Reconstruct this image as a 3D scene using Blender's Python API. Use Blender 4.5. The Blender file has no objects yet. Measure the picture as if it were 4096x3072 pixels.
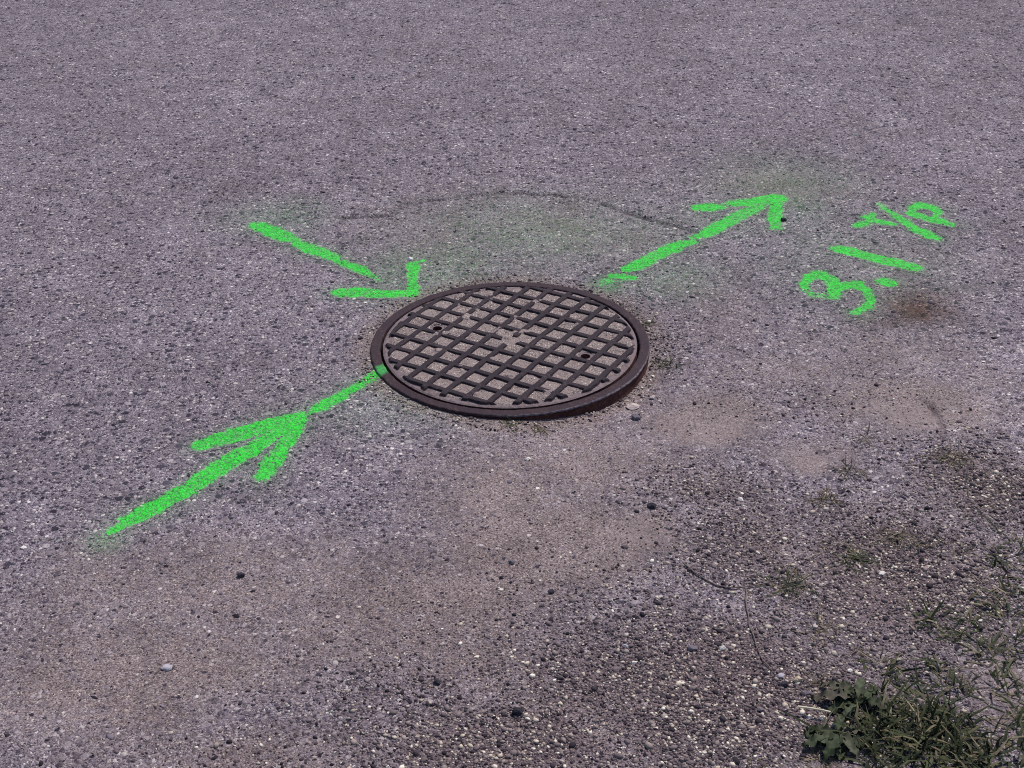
import bpy, math, random
import numpy as np
from mathutils import Matrix, Vector

rng = np.random.default_rng(7)
random.seed(7)
SC = bpy.context.scene
COL = SC.collection
rad = math.radians

# ------------------------------------------------------------------ camera, sky, sun, exposure
PITCH, ROLL, FPX = rad(30.04), rad(-1.123), 5680.0
CAM = np.array([0.003, -3.003, 1.622])
c_, s_ = math.cos, math.sin
R0 = np.array([[1, 0, 0], [0, -s_(PITCH), -c_(PITCH)], [0, c_(PITCH), -s_(PITCH)]])
RR = np.array([[c_(ROLL), -s_(ROLL), 0], [s_(ROLL), c_(ROLL), 0], [0, 0, 1]])
RC = RR @ R0
cam_d = bpy.data.cameras.new("camera")
cam = bpy.data.objects.new("camera", cam_d)
COL.objects.link(cam)
cam.matrix_world = Matrix(((RC[0, 0], -RC[1, 0], -RC[2, 0], CAM[0]), (RC[0, 1], -RC[1, 1], -RC[2, 1], CAM[1]),
                           (RC[0, 2], -RC[1, 2], -RC[2, 2], CAM[2]), (0, 0, 0, 1)))
cam_d.sensor_width = 36
cam_d.lens = FPX / 4096 * 36
cam_d.clip_start, cam_d.clip_end = 0.05, 500
SC.camera = cam

SUN_AZ, SUN_EL = rad(38), rad(57)
world = bpy.data.worlds.new("World")
SC.world = world
world.use_nodes = True
wn = world.node_tree
sky = wn.nodes.new("ShaderNodeTexSky")
sky.sky_type = 'NISHITA'
sky.sun_disc = False
sky.sun_elevation, sky.sun_rotation = SUN_EL, SUN_AZ
wn.links.new(sky.outputs[0], wn.nodes["Background"].inputs[0])
wn.nodes["Background"].inputs[1].default_value = 0.12
sun_d = bpy.data.lights.new("sun", 'SUN')
sun_d.energy, sun_d.angle, sun_d.color = 3.6, rad(0.5), (1.0, 0.94, 0.87)
sun = bpy.data.objects.new("sun", sun_d)
COL.objects.link(sun)
to_sun = Vector((s_(SUN_AZ) * c_(SUN_EL), c_(SUN_AZ) * c_(SUN_EL), s_(SUN_EL)))
sun.rotation_euler = to_sun.to_track_quat('Z', 'Y').to_euler()
sun.location = to_sun * 8
SC.view_settings.view_transform = 'Standard'
SC.view_settings.look = 'None'
SC.view_settings.exposure = 0.25
SC.view_settings.gamma = 1.0
SC.cycles.use_denoising = False      # keep the grain of the stones
SC.cycles.filter_width = 1.05

# ------------------------------------------------------------------ numeric helpers
def hash2(ix, iy, seed):
    h = (ix.astype(np.int64) * 374761393 + iy.astype(np.int64) * 668265263 + seed * 974711) & 0xffffffff
    h = ((h ^ (h >> 13)) * 1274126177) & 0xffffffff
    h = h ^ (h >> 16)
    return (h & 0xffffff) / float(0xffffff)

def vnoise(x, y, seed=0):
    ix, iy = np.floor(x), np.floor(y)
    fx, fy = x - ix, y - iy
    fx, fy = fx * fx * (3 - 2 * fx), fy * fy * (3 - 2 * fy)
    a, b = hash2(ix, iy, seed), hash2(ix + 1, iy, seed)
    c, d = hash2(ix, iy + 1, seed), hash2(ix + 1, iy + 1, seed)
    return (a * (1 - fx) + b * fx) * (1 - fy) + (c * (1 - fx) + d * fx) * fy

def fbm(x, y, sc, octv=4, seed=0):
    x, y = np.asarray(x, float), np.asarray(y, float)
    s, a, t = 0, 1, 0
    for o in range(octv):
        s = s + a * vnoise(x * sc + 17.3 * o, y * sc - 9.1 * o, seed + o)
        t += a
        a *= .5
        sc *= 2.03
    return s / t

def sstep(a, b, v):
    t = np.clip((v - a) / (b - a), 0, 1)
    return t * t * (3 - 2 * t)

def mesh_np(name, V, F, mat, parent=None, attrs=None, smooth=True, loc=(0, 0, 0)):
    V = np.asarray(V, np.float32)
    loc = np.asarray(loc, np.float32)
    V = V - loc
    if not isinstance(F, (list, tuple)):
        F = [F]
    me = bpy.data.meshes.new(name)
    me.vertices.add(len(V))
    me.vertices.foreach_set("co", V.ravel())
    tot = sum(f.size for f in F)
    n = sum(len(f) for f in F)
    me.loops.add(tot)
    me.polygons.add(n)
    me.loops.foreach_set("vertex_index", np.concatenate([f.ravel() for f in F]).astype(np.int32))
    sizes = np.concatenate([np.full(len(f), f.shape[1]) for f in F])
    me.polygons.foreach_set("loop_start", np.concatenate([[0], np.cumsum(sizes)[:-1]]).astype(np.int32))
    me.polygons.foreach_set("use_smooth", np.full(n, smooth))
    for k, v in (attrs or {}).items():
        a = me.attributes.new(k, 'FLOAT', 'POINT')
        a.data.foreach_set("value", np.asarray(v, np.float32))
    me.update(calc_edges=True)
    me.validate()
    me.materials.append(mat)
    o = bpy.data.objects.new(name, me)
    COL.objects.link(o)
    o.location = loc.tolist()
    if parent is not None:
        o.parent = parent
        o.location = (loc - np.array(parent.location)).tolist()
    return o

def tag(o, label=None, cat=None, group=None, kind=None):
    for k, v in (("label", label), ("category", cat), ("group", group), ("kind", kind)):
        if v:
            o[k] = v
    return o

def empty(name, loc, label, cat, group=None):
    o = bpy.data.objects.new(name, None)
    COL.objects.link(o)
    o.location = [float(v) for v in loc]
    o.empty_display_size = .05
    return tag(o, label, cat, group)

def compact(V, F, attrs):
    u, inv = np.unique(F, return_inverse=True)
    return V[u], inv.reshape(F.shape), {k: v[u] for k, v in attrs.items()}

# ------------------------------------------------------------------ the lie of the ground
RING, LIDR, S = 0.335, 0.3045, 0.0547
DEP_T = [0, 30, 80, 150, 220, 255, 270, 290, 305, 320, 340, 360]
DEP_D = [.011, .004, .002, .001, .002, .006, .009, .017, .025, .026, .021, .011]
LINES = []          # sunk cracks: (polyline, half width, depth)

def height0(x, y):
    r = np.hypot(x, y)
    th = np.degrees(np.arctan2(y, x)) % 360
    d = np.interp(th, DEP_T, DEP_D)
    h = -.004 - d * np.exp(-(np.maximum(r - RING, 0) / .20) ** 1.6)
    h = h + (fbm(x, y, 2.2, 4, 3) - .5) * .016 * sstep(.34, .7, r)
    h = h + (fbm(x, y, 26, 3, 8) - .5) * .0030
    return h

def seg_dist(x, y, P):
    best = np.full(np.shape(x), 9.0)
    for (ax, ay), (bx, by) in zip(P[:-1], P[1:]):
        dx, dy = bx - ax, by - ay
        t = np.clip(((x - ax) * dx + (y - ay) * dy) / (dx * dx + dy * dy + 1e-12), 0, 1)
        best = np.minimum(best, np.hypot(x - ax - t * dx, y - ay - t * dy))
    return best

def G(px, py):
    """ground point seen at (px, py) of the 2212 px wide photograph"""
    d = RC.T @ np.array([(px * 4096 / 2212 - 2048) / FPX, (py * 4096 / 2212 - 1536) / FPX, 1.0])
    h = -.004
    for _ in range(5):
        p = CAM + d * (h - CAM[2]) / d[2]
        h = float(height0(np.array([p[0]]), np.array([p[1]]))[0])
    return np.array([p[0], p[1], h])

def line(pts, hw, dep):
    LINES.append(([tuple(G(*p)[:2]) for p in pts], hw, dep))

line([(735, 470), (830, 466), (880, 440), (1000, 424), (1090, 416), (1180, 420), (1280, 430), (1370, 464), (1450, 487), (1500, 500)], .015, .0070)
line([(1636, 640), (1658, 654), (1672, 668)], .008, .006)
line([(1990, 862), (2018, 884), (2033, 915), (2030, 945)], .011, .007)
line([(1545, 965), (1568, 990)], .007, .003)
line([(783, 800), (800, 836)], .003, .002)
line([(658, 884), (676, 902)], .004, .003)
line([(632, 514), (628, 530)], .004, .003)
line([(733, 556), (741, 574)], .004, .003)
line([(1494, 508), (1512, 526)], .004, .003)
line([(392, 1046), (438, 1062)], .003, .002)
line([(1345, 590), (1385, 588)], .004, .003)

def crack_at(x, y):
    c = np.zeros(np.shape(x))
    for P, hw, dep in LINES:
        xs, ys = [p[0] for p in P], [p[1] for p in P]
        m = (x > min(xs) - .06) & (x < max(xs) + .06) & (y > min(ys) - .06) & (y < max(ys) + .06)
        if not m.any():
            continue
        xm, ym = x[m], y[m]
        wob = .012 * (fbm(xm, ym, 22, 3, 31) - .5) if hw > .006 else .003 * (fbm(xm, ym, 60, 2, 31) - .5)
        d = seg_dist(xm + wob, ym - wob, P)
        v = (1 - sstep(hw * .25, hw, d)) * (.1 + 1.3 * fbm(xm, ym, 24, 3, 40)) * (dep / .007)
        c[m] = np.maximum(c[m], v)
    return c

def height(x, y):
    x, y = np.asarray(x, float), np.asarray(y, float)
    return height0(x, y) - .007 * crack_at(x, y)

def blob(px, py, rx, ry, a=1.0):
    """soft patch: photograph position and radii turned into a patch on the ground"""
    p, q, t = G(px, py), G(px + rx, py), G(px, max(py - ry, 5))
    return (p[0], p[1], abs(q[0] - p[0]), np.hypot(t[0] - p[0], t[1] - p[1]), a)

def blobs(L, x, y):
    v = np.zeros(np.shape(x))
    for bx, by, ax, ay, a in L:
        v = np.maximum(v, a * np.exp(-(((x - bx) / ax) ** 2 + ((y - by) / ay) ** 2)))
    return v

SAND = [blob(*b) for b in ((600, 1270, 620, 150, .85), (1060, 1070, 280, 120, .8), (1700, 800, 420, 60, .55), (1250, 1000, 330, 110, .75), (1530, 900, 200, 70, 1.0), (1390, 1150, 120, 60, 1.1), (1180, 1180, 300, 130, 1.0), (900, 1290, 330, 110, .95), (420, 1420, 420, 130, .85),
        (800, 1330, 500, 150, .85), (250, 1450, 420, 220, .75), (1000, 1420, 260, 120, .7), (1950, 880, 260, 80, .9), (1760, 980, 140, 50, .85),
        (1330, 830, 140, 90, .7), (2180, 1500, 150, 200, .7), (1800, 1640, 160, 60, .6), (500, 1640, 500, 120, .65), (2150, 820, 160, 60, .5),
        (700, 1180, 300, 70, .45), (1960, 690, 110, 45, .35), (1600, 640, 120, 60, .3), (1100, 560, 400, 60, .42), (1680, 400, 260, 60, .5), (1100, 500, 520, 140, .45), (900, 700, 160, 120, .35), (1500, 680, 200, 120, .5), (1900, 760, 300, 80, .55), (1920, 560, 260, 110, .3))]
GRAV = [blob(*b) for b in ((1500, 1500, 520, 230, 1.0), (1950, 1250, 330, 180, 1.0), (1150, 1620, 420, 150, .95), (1620, 1180, 220, 110, .85),
        (2120, 1050, 200, 110, .85), (1440, 730, 50, 55, .42), (1540, 1060, 160, 60, .6), (860, 1500, 260, 110, .5), (1750, 870, 260, 60, .25),
        (1390, 660, 90, 26, .34), (600, 1630, 260, 60, .4), (1830, 1130, 200, 80, .6))]
BARE = [blob(*b) for b in ((1530, 930, 130, 42, 1.0), (1392, 1160, 75, 42, 1.0), (1750, 1000, 60, 30, .9), (1960, 900, 120, 40, .8), (2185, 1470, 70, 110, .8), (1790, 1650, 110, 35, .5))]
STAIN = [blob(*b) for b in ((1985, 662, 90, 36, .95), (1930, 692, 80, 26, .4))]

def near_ring(x, y):
    r = np.hypot(x, y)
    return np.exp(-(np.maximum(r - RING, 0) / .05) ** 2)

def sand_at(x, y):
    n = fbm(x, y, 5, 5, 50)
    v = np.maximum(blobs(SAND, x, y), .95 * blobs(GRAV, x, y)) * (.62 + .8 * (n - .2)) + .55 * near_ring(x, y) * (.4 + fbm(x, y, 14, 3, 5))
    return np.clip(np.maximum(v, blobs(BARE, x, y)), 0, 1)

def gravel_at(x, y):
    n = fbm(x, y, 6, 4, 70)
    v = blobs(GRAV, x, y) * (.35 + 1.25 * (n - .12)) * (1 - .9 * blobs(BARE, x, y))
    return np.clip(v, 0, 1)

# ------------------------------------------------------------------ sprayed strokes
WIDE = .97
def stroke(pts, mode='v', dens=1.0):
    P = np.array([G(p[0], p[1])[:2] for p in pts])
    hw = []
    for i, (x, y, w) in enumerate(pts):
        t = P[min(i + 1, len(P) - 1)] - P[max(i - 1, 0)]
        t = t / (np.hypot(*t) + 1e-9)
        o = (G(x + w, y) if mode == 'h' else G(x, y + w))[:2] - P[i]
        if mode == 'd':                                     # width given square to the stroke as seen
            a, b = pts[max(i - 1, 0)], pts[min(i + 1, len(pts) - 1)]
            l = math.hypot(b[0] - a[0], b[1] - a[1])
            o = G(x - (b[1] - a[1]) / l * w, y + (b[0] - a[0]) / l * w)[:2] - P[i]
        hw.append(WIDE * abs(t[0] * o[1] - t[1] * o[0]))
    return P, np.array(hw), dens

def stroke_sd(st, x, y):
    P, hw, dens = st
    best = np.full(np.shape(x), -9.0)
    for i in range(len(P) - 1):
        d = P[i + 1] - P[i]
        t = np.clip(((x - P[i][0]) * d[0] + (y - P[i][1]) * d[1]) / (d @ d + 1e-12), 0, 1)
        best = np.maximum(best, hw[i] + t * (hw[i + 1] - hw[i]) - np.hypot(x - P[i][0] - t * d[0], y - P[i][1] - t * d[1]))
    return best

MARKS = [
 ("painted_arrow", "large green sprayed arrow whose shaft runs onto the rim of the manhole", "painted arrow", {
  "shaft": [stroke([(235, 1152, 3), (250, 1143, 7), (275, 1127, 13), (326, 1101, 16), (401, 1060, 17), (470, 1012, 19), (538, 975, 17), (600, 934, 13), (652, 904, 8)]),
            stroke([(674, 890, 6), (690, 881, 10), (743, 852, 10), (787, 826, 10), (822, 804, 11)])],
  "arrowhead": [stroke([(437, 961, 11), (504, 942, 15), (589, 917, 14), (650, 899, 8)]),
                stroke([(570, 1027, 18), (596, 988, 21), (634, 934, 18), (655, 904, 9)], 'h')]}),
 ("painted_arrow", "green sprayed arrow in three dashes pointing at the back rim of the manhole", "painted arrow", {
  "shaft": [stroke([(557, 488, 12), (584, 499, 15), (615, 513, 13), (634, 520, 8)]), stroke([(640, 525, 7), (681, 542, 12), (713, 554, 10), (735, 565, 6)]),
            stroke([(744, 569, 7), (774, 581, 9), (790, 589, 7)]), stroke([(790, 590, 6), (811, 600, 5), (822, 606, 3)], 'v', .6)],
  "arrowhead": [stroke([(737, 632, 8), (767, 631, 10), (816, 634, 8), (852, 636, 6), (884, 634, 9)]),
                stroke([(889, 632, 12), (891, 608, 10), (891, 588, 10), (893, 572, 13)], 'h', .9), stroke([(893, 570, 6), (914, 564, 2)], 'v', .7)]}),
 ("painted_arrow", "green sprayed arrow leading away from the manhole with a patchy barbed head", "painted arrow", {
  "shaft": [stroke([(1326, 597, 5), (1345, 599, 7), (1364, 601, 5)], 'v', .85), stroke([(1355, 582, 8), (1379, 573, 12), (1425, 549, 12), (1462, 532, 11), (1499, 522, 6)]),
            stroke([(1306, 612, 8), (1322, 606, 8)], 'v', .42),
            stroke([(1503, 513, 6), (1535, 500, 12), (1572, 480, 13)]), stroke([(1572, 480, 13), (1608, 461, 14), (1640, 444, 12)], 'v', .72)],
  "arrowhead": [stroke([(1511, 449, 6), (1535, 448, 8), (1556, 449, 4)]), stroke([(1556, 446, 6), (1584, 440, 6)], 'v', .5),
                stroke([(1584, 440, 6), (1633, 437, 9), (1676, 430, 10)]),
                stroke([(1681, 430, 10), (1674, 459, 14), (1674, 476, 15), (1676, 491, 12)], 'h')]}),
 ("painted_number", "number 3.1 sprayed in green beside the brown stain", "painted number", {
  "numeral": [stroke([(1741, 622, 5), (1735, 611, 7), (1747, 600, 7), (1771, 594, 8), (1791, 603, 9), (1806, 618, 11)], 'd'),
              stroke([(1804, 622, 15), (1803, 634, 17), (1803, 640, 12)], 'd'),
              stroke([(1810, 624, 8), (1823, 619, 8), (1852, 617, 8), (1872, 629, 8), (1882, 647, 9), (1873, 664, 8), (1847, 677, 5)], 'd'),
              stroke([(1735, 622, 4), (1757, 637, 6), (1790, 642, 6)], 'd', .5)],
  "decimal_point": [stroke([(1909, 609, 8), (1919, 611, 8)])],
  "numeral.001": [stroke([(1810, 537, 7), (1840, 545, 8), (1913, 565, 9), (1976, 578, 7)])]}),
 ("painted_letters", "letters T/P sprayed in thin green strokes farther from the manhole than the number", "painted letters", {
  "letter": [stroke([(1857, 487, 7), (1869, 483, 7)]), stroke([(1871, 470, 8), (1884, 464, 5)], 'v', .9), stroke([(1869, 481, 5), (1880, 473, 6)], 'v', .5),
             stroke([(1880, 475, 5), (1908, 481, 5), (1930, 485, 3)], 'v', .85)],
  "slash": [stroke([(1898, 441, 3), (1920, 456, 6), (1937, 468, 6)], 'v', .72), stroke([(1937, 468, 7), (1974, 493, 8), (2011, 510, 8), (2026, 517, 4)])],
  "letter.001": [stroke([(1966, 459, 4), (1972, 449, 5), (1991, 444, 6), (2013, 448, 6), (2026, 459, 6), (2021, 469, 5)], 'd'),
                 stroke([(1966, 462, 5), (2001, 472, 5), (2030, 478, 6), (2053, 484, 4)])]}),
]
ALL = [s for m in MARKS for L in m[3].values() for s in L]
HAZY = [blob(*b) for b in ((1180, 500, 330, 75, .16), (1690, 400, 170, 60, .14), (900, 590, 110, 55, .30), (1440, 600, 120, 40, .18), (960, 560, 130, 50, .22),
        (1560, 470, 90, 40, .2), (600, 470, 110, 34, .22), (230, 1165, 45, 26, .3), (1840, 560, 200, 100, .12), (1730, 440, 70, 50, .22), (1310, 612, 40, 18, .45), (820, 870, 200, 60, .10))]

def spray_at(x, y):
    v = 2.2 * blobs(HAZY, x, y) * (.5 + fbm(x, y, 5, 3, 67))
    for st in ALL:
        P = st[0]
        m = (x > P[:, 0].min() - .2) & (x < P[:, 0].max() + .2) & (y > P[:, 1].min() - .2) & (y < P[:, 1].max() + .2)
        if m.any():
            sd = stroke_sd(st, x[m], y[m])
            n = fbm(x[m], y[m], 9, 2, 66)
            v[m] = np.maximum(v[m], .60 * st[2] * np.exp(np.minimum(sd, 0) / (.008 + .030 * n)))
    return np.clip(v, 0, 1)

def cover_of(L, x, y):
    cov, sdm = np.zeros(np.shape(x)), np.full(np.shape(x), -9.0)
    wob = (fbm(x, y, 45, 3, 21) - .5) * .016 + (fbm(x, y, 190, 2, 22) - .5) * .007
    for st in L:
        sd = stroke_sd(st, x, y)
        cov = np.maximum(cov, st[2] * (1.02 + .42 * (fbm(x, y, 16, 3, 29) - .5)) * sstep(-.013, .009, sd + wob))
        sdm = np.maximum(sdm, sd)
    return cov, sdm

# ------------------------------------------------------------------ materials
class NT:
    def __init__(self, name):
        self.m = bpy.data.materials.new(name)
        self.m.use_nodes = True
        self.t = self.m.node_tree
        self.b = self.t.nodes["Principled BSDF"]
    def put(self, sock, v):
        if isinstance(v, bpy.types.NodeSocket):
            self.t.links.new(v, sock)
        elif v is not None:
            if isinstance(v, tuple) and len(v) == 3 and sock.type == 'RGBA':
                v = (*v, 1)
            sock.default_value = v
    def n(self, typ, ins=None, **props):
        nd = self.t.nodes.new("ShaderNode" + typ)
        for k, v in props.items():
            setattr(nd, k, v)
        for k, v in (ins or {}).items():
            self.put(nd.inputs[k], v)
        return nd
    def math(self, op, a, b=None, clamp=False):
        nd = self.n("Math", {0: a, 1: b}, operation=op, use_clamp=clamp)
        return nd.outputs[0]
    def mix(self, f, a, b, mode='MIX'):
        nd = self.n("Mix", {0: f, 6: a, 7: b}, data_type='RGBA', blend_type=mode)
        return nd.outputs[2]
    def ramp(self, f, stops, interp='LINEAR'):
        nd = self.n("ValToRGB", {0: f})
        nd.color_ramp.interpolation = interp
        el = nd.color_ramp.elements
        while len(el) < len(stops):
            el.new(0.5)
        for e, (p, c) in zip(el, stops):
            e.position = p
            e.color = (*c, 1) if isinstance(c, tuple) else (c, c, c, 1)
        return nd.outputs[0]
    def noise(self, vec, scale, detail=3, rough=.55):
        return self.n("TexNoise", {"Vector": vec, "Scale": scale, "Detail": detail, "Roughness": rough}).outputs[0]
    def vor(self, vec, scale, feat='F1'):
        nd = self.n("TexVoronoi", {"Vector": vec, "Scale": scale}, feature=feat)
        sep = self.n("SeparateColor", {0: nd.outputs["Color"]})
        return nd.outputs["Distance"], sep.outputs[0], sep.outputs[1]
    def mr(self, v, a, b, c=0.0, d=1.0):
        return self.n("MapRange", {0: v, 1: a, 2: b, 3: c, 4: d}).outputs[0]
    def attr(self, name):
        return self.n("Attribute", attribute_name=name).outputs["Fac"]

GREEN = (.026, .56, .034)
def make_ground_mat():
    k = NT("asphalt")
    pos = k.n("NewGeometry").outputs["Position"]
    wv = k.n("TexNoise", {"Vector": pos, "Scale": 160.0, "Detail": 2.0}).outputs["Color"]
    off = k.n("VectorMath", {0: wv, 1: (.5, .5, .5)}, operation='SUBTRACT').outputs[0]
    off = k.n("VectorMath", {0: off, "Scale": .007}, operation='SCALE').outputs[0]
    p = k.n("VectorMath", {0: pos, 1: off}, operation='ADD').outputs[0]
    dA, rA, qA = k.vor(p, 50.0)
    dB, rB, qB = k.vor(p, 98.0)
    dC, rC, qC = k.vor(p, 215.0)
    dD, rD, qD = k.vor(pos, 480.0)
    stone = [(0, (.022, .017, .028)), (.27, (.055, .045, .064)), (.36, (.130, .103, .124)), (.64, (.200, .163, .186)), (.82, (.295, .247, .265)), (.94, (.42, .36, .355)), (1, (.60, .54, .50))]
    cA, cB, cC = k.ramp(k.math('MULTIPLY', rA, .86), stone), k.ramp(rB, stone), k.ramp(rC, stone)
    binder = k.ramp(rD, [(0, (.046, .036, .046)), (.32, (.125, .099, .119)), (.8, (.228, .187, .214)), (1, (.38, .33, .35))])
    mA = k.math('MULTIPLY', k.mr(dA, .42, .34), k.mr(qA, .66, .68))
    mB = k.math('MULTIPLY', k.mr(dB, .48, .38), k.mr(qB, .36, .38))
    mC = k.math('MULTIPLY', k.mr(dC, .55, .42), k.mr(qC, .25, .27))
    asp = k.mix(mC, binder, cC)
    asp = k.mix(mB, asp, cB)
    asp = k.mix(mA, asp, cA)
    sandc = k.ramp(rD, [(0, (.050, .036, .037)), (.28, (.142, .106, .106)), (.75, (.230, .178, .174)), (1, (.37, .30, .28))])
    grit = k.ramp(rC, [(0, (.028, .020, .026)), (.35, (.118, .088, .091)), (.85, (.235, .184, .180)), (1, (.46, .38, .33))])
    sandc = k.mix(k.math('MULTIPLY', k.mr(dC, .5, .38), k.mr(qC, .52, .55)), sandc, grit)
    sandc = k.mix(k.math('MULTIPLY', k.mr(dB, .42, .34), k.mr(qB, .86, .88)), sandc, cB)
    gv = k.attr("gravel")
    sandc = k.mix(k.mr(gv, .15, .6, 0., 1.), sandc, k.mix(1.0, sandc, (.66, .62, .66), 'MULTIPLY'))
    bare = k.attr("bare")
    sandc = k.mix(k.math('MULTIPLY', bare, .75), sandc, k.ramp(rD, [(0, (.165, .126, .124)), (1, (.25, .197, .190))]))
    big = k.noise(pos, 1.3, 5)
    med = k.noise(pos, 9.0, 4)
    sa = k.attr("sand")
    fine = k.noise(pos, 60.0, 3)
    sf = k.mr(k.math('ADD', sa, k.math('MULTIPLY', k.math('SUBTRACT', fine, .5), .9)), .22, .72)
    col = k.mix(sf, asp, sandc)
    col = k.mix(1.0, col, k.ramp(big, [(.3, (.86, .85, .86)), (.7, (1.13, 1.14, 1.15))]), 'MULTIPLY')
    col = k.mix(1.0, col, k.ramp(med, [(.28, (.80, .79, .79)), (.72, (1.17, 1.18, 1.19))]), 'MULTIPLY')
    col = k.mix(k.math('MULTIPLY', k.attr("stain"), 1.1, True), col, k.mix(1.0, col, (.42, .255, .205), 'MULTIPLY'))
    col = k.mix(k.math('MULTIPLY', k.attr("crack"), .75, True), col, k.mix(1.0, col, (.40, .37, .42), 'MULTIPLY'))
    # sprayed paint: thin mist, then the solid film that misses the pits between the stones
    sp = k.attr("spray")
    mist = k.math('MULTIPLY', sp, k.math('MULTIPLY', k.mr(rC, .2, .8, .25, 1.3), k.mr(k.noise(pos, 260.0, 2), .35, .62, .3, 1.3)), True)
    mist = k.math('MULTIPLY', mist, 1.0)
    col = k.mix(mist, col, k.mix(.5, (.06, .32, .07), col, 'MIX'))
    pit = k.math('MULTIPLY', k.mr(dB, .40, .62), k.mr(qB, .30, .70))
    pit2 = k.math('MULTIPLY', k.mr(dC, .45, .70), k.mr(qC, .15, .85))
    cov = k.attr("cover")
    nz = k.noise(pos, 170.0, 3, .7)
    pf = k.mr(k.math('ADD', cov, k.math('ADD', k.math('MULTIPLY', k.math('SUBTRACT', nz, .5), 1.0), k.math('MULTIPLY', k.math('SUBTRACT', rC, .5), .40))), .30, .62)
    pf = k.math('MULTIPLY', pf, k.math('SUBTRACT', 1.0, k.math('MULTIPLY', k.math('MAXIMUM', pit, pit2), .50)))
    pc = k.ramp(k.math('ADD', k.math('MULTIPLY', nz, .6), k.math('MULTIPLY', rC, .4)), [(.22, (.012, .20, .016)), (.40, (.020, .41, .030)), (.53, GREEN), (.9, (.042, .68, .052))])
    pc = k.mix(k.mr(cov, .95, .5, 0., .25), pc, col)
    col = k.mix(pf, col, pc)
    k.put(k.b.inputs["Base Color"], col)
    rough = k.mix(pf, k.mr(rB, 0, 1, .72, .95), (.55, .55, .55))
    k.put(k.b.inputs["Roughness"], rough)
    k.put(k.b.inputs["Specular IOR Level"], .12)
    # relief
    hA = k.math('MULTIPLY', mA, k.math('SUBTRACT', .55, k.math('MULTIPLY', dA, .5)))
    hB = k.math('MULTIPLY', mB, k.math('MULTIPLY', k.math('SUBTRACT', .9, dB), .85))
    hC = k.math('MULTIPLY', k.math('SUBTRACT', .8, dC), .55)
    hD = k.math('MULTIPLY', k.math('SUBTRACT', .8, dD), .25)
    ha = k.math('ADD', k.math('MAXIMUM', k.math('MAXIMUM', hA, hB), hC), hD)
    hs = k.math('ADD', k.math('MULTIPLY', hC, .55), k.math('MULTIPLY', hD, 1.1))
    hmix = k.n("Mix", {0: sf, 2: ha, 3: hs}, data_type='FLOAT').outputs[0]
    bump = k.n("Bump", {"Height": hmix, "Distance": .0050, "Strength": .9})
    k.put(k.b.inputs["Normal"], bump.outputs[0])
    return k.m

def make_iron(name, base, rust, rustiness, dust=.35, rough=.55):
    k = NT(name)
    pos = k.n("NewGeometry").outputs["Position"]
    n1, n2, n3 = k.noise(pos, 14.0, 5), k.noise(pos, 110.0, 4, .65), k.noise(pos, 520.0, 2)
    col = k.mix(k.mr(n1, .35, .7, 0., rustiness), base, rust)
    col = k.mix(k.mr(n2, .35, .75), k.mix(1.0, col, (.62, .60, .62), 'MULTIPLY'), k.mix(1.0, col, (1.35, 1.32, 1.32), 'MULTIPLY'))
    col = k.mix(k.math('MULTIPLY', k.mr(n2, .52, .70), k.mr(k.math('ADD', n1, k.math('MULTIPLY', n3, .35)), .58, .80, 0., dust)), col, (.20, .158, .162))
    pf = k.math('MULTIPLY', k.attr("cover"), k.mr(n2, .30, .55, .35, 1.), True)
    col = k.mix(k.math('MULTIPLY', pf, .85), col, (.045, .33, .075))
    k.put(k.b.inputs["Base Color"], col)
    glint = k.math("MULTIPLY", k.attr("lip_glint"), k.mr(n2, .35, .55, .2, 1.), True)
    k.put(k.b.inputs["Base Color"], k.mix(glint, col, (.20, .165, .195)))  # glint on the ring's lip mixed into the base colour
    k.put(k.b.inputs["Metallic"], .1)
    k.put(k.b.inputs["Roughness"], k.mr(n2, .3, .7, rough - .12, rough + .2))
    k.put(k.b.inputs["Specular IOR Level"], .22)
    h = k.math('ADD', k.math('MULTIPLY', n2, .7), k.math('MULTIPLY', n3, .4))
    k.put(k.b.inputs["Normal"], k.n("Bump", {"Height": h, "Distance": .0030, "Strength": .8}).outputs[0])
    return k.m

def make_stone_mat(name, stops, rough=.85):
    k = NT(name)
    g = k.n("NewGeometry")
    pos = g.outputs["Position"]
    col = k.ramp(g.outputs["Random Per Island"], stops)
    n = k.noise(pos, 380.0, 3, .7)
    col = k.mix(1.0, col, k.ramp(n, [(.25, (.72, .72, .72)), (.75, (1.22, 1.2, 1.2))]), 'MULTIPLY')
    sp = k.math('MULTIPLY', k.attr("cover"), k.mr(n, .35, .6, .5, 1.), True)
    col = k.mix(sp, col, GREEN)
    k.put(k.b.inputs["Base Color"], col)
    k.put(k.b.inputs["Roughness"], rough)
    k.put(k.b.inputs["Specular IOR Level"], .12)
    k.put(k.b.inputs["Normal"], k.n("Bump", {"Height": n, "Distance": .0012, "Strength": .6}).outputs[0])
    return k.m

def make_leaf_mat(name, stops, nscale=60.0, single=False):
    k = NT(name)
    g = k.n("NewGeometry")
    col = k.ramp(k.n("ObjectInfo").outputs["Random"] if single else g.outputs["Random Per Island"], stops)
    n = k.noise(g.outputs["Position"], nscale, 3)
    col = k.mix(1.0, col, k.ramp(n, [(.3, (.7, .72, .7)), (.7, (1.25, 1.22, 1.2))]), 'MULTIPLY')
    k.put(k.b.inputs["Base Color"], col)
    k.put(k.b.inputs["Roughness"], .68)
    k.put(k.b.inputs["Specular IOR Level"], .15)
    return k.m

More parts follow.
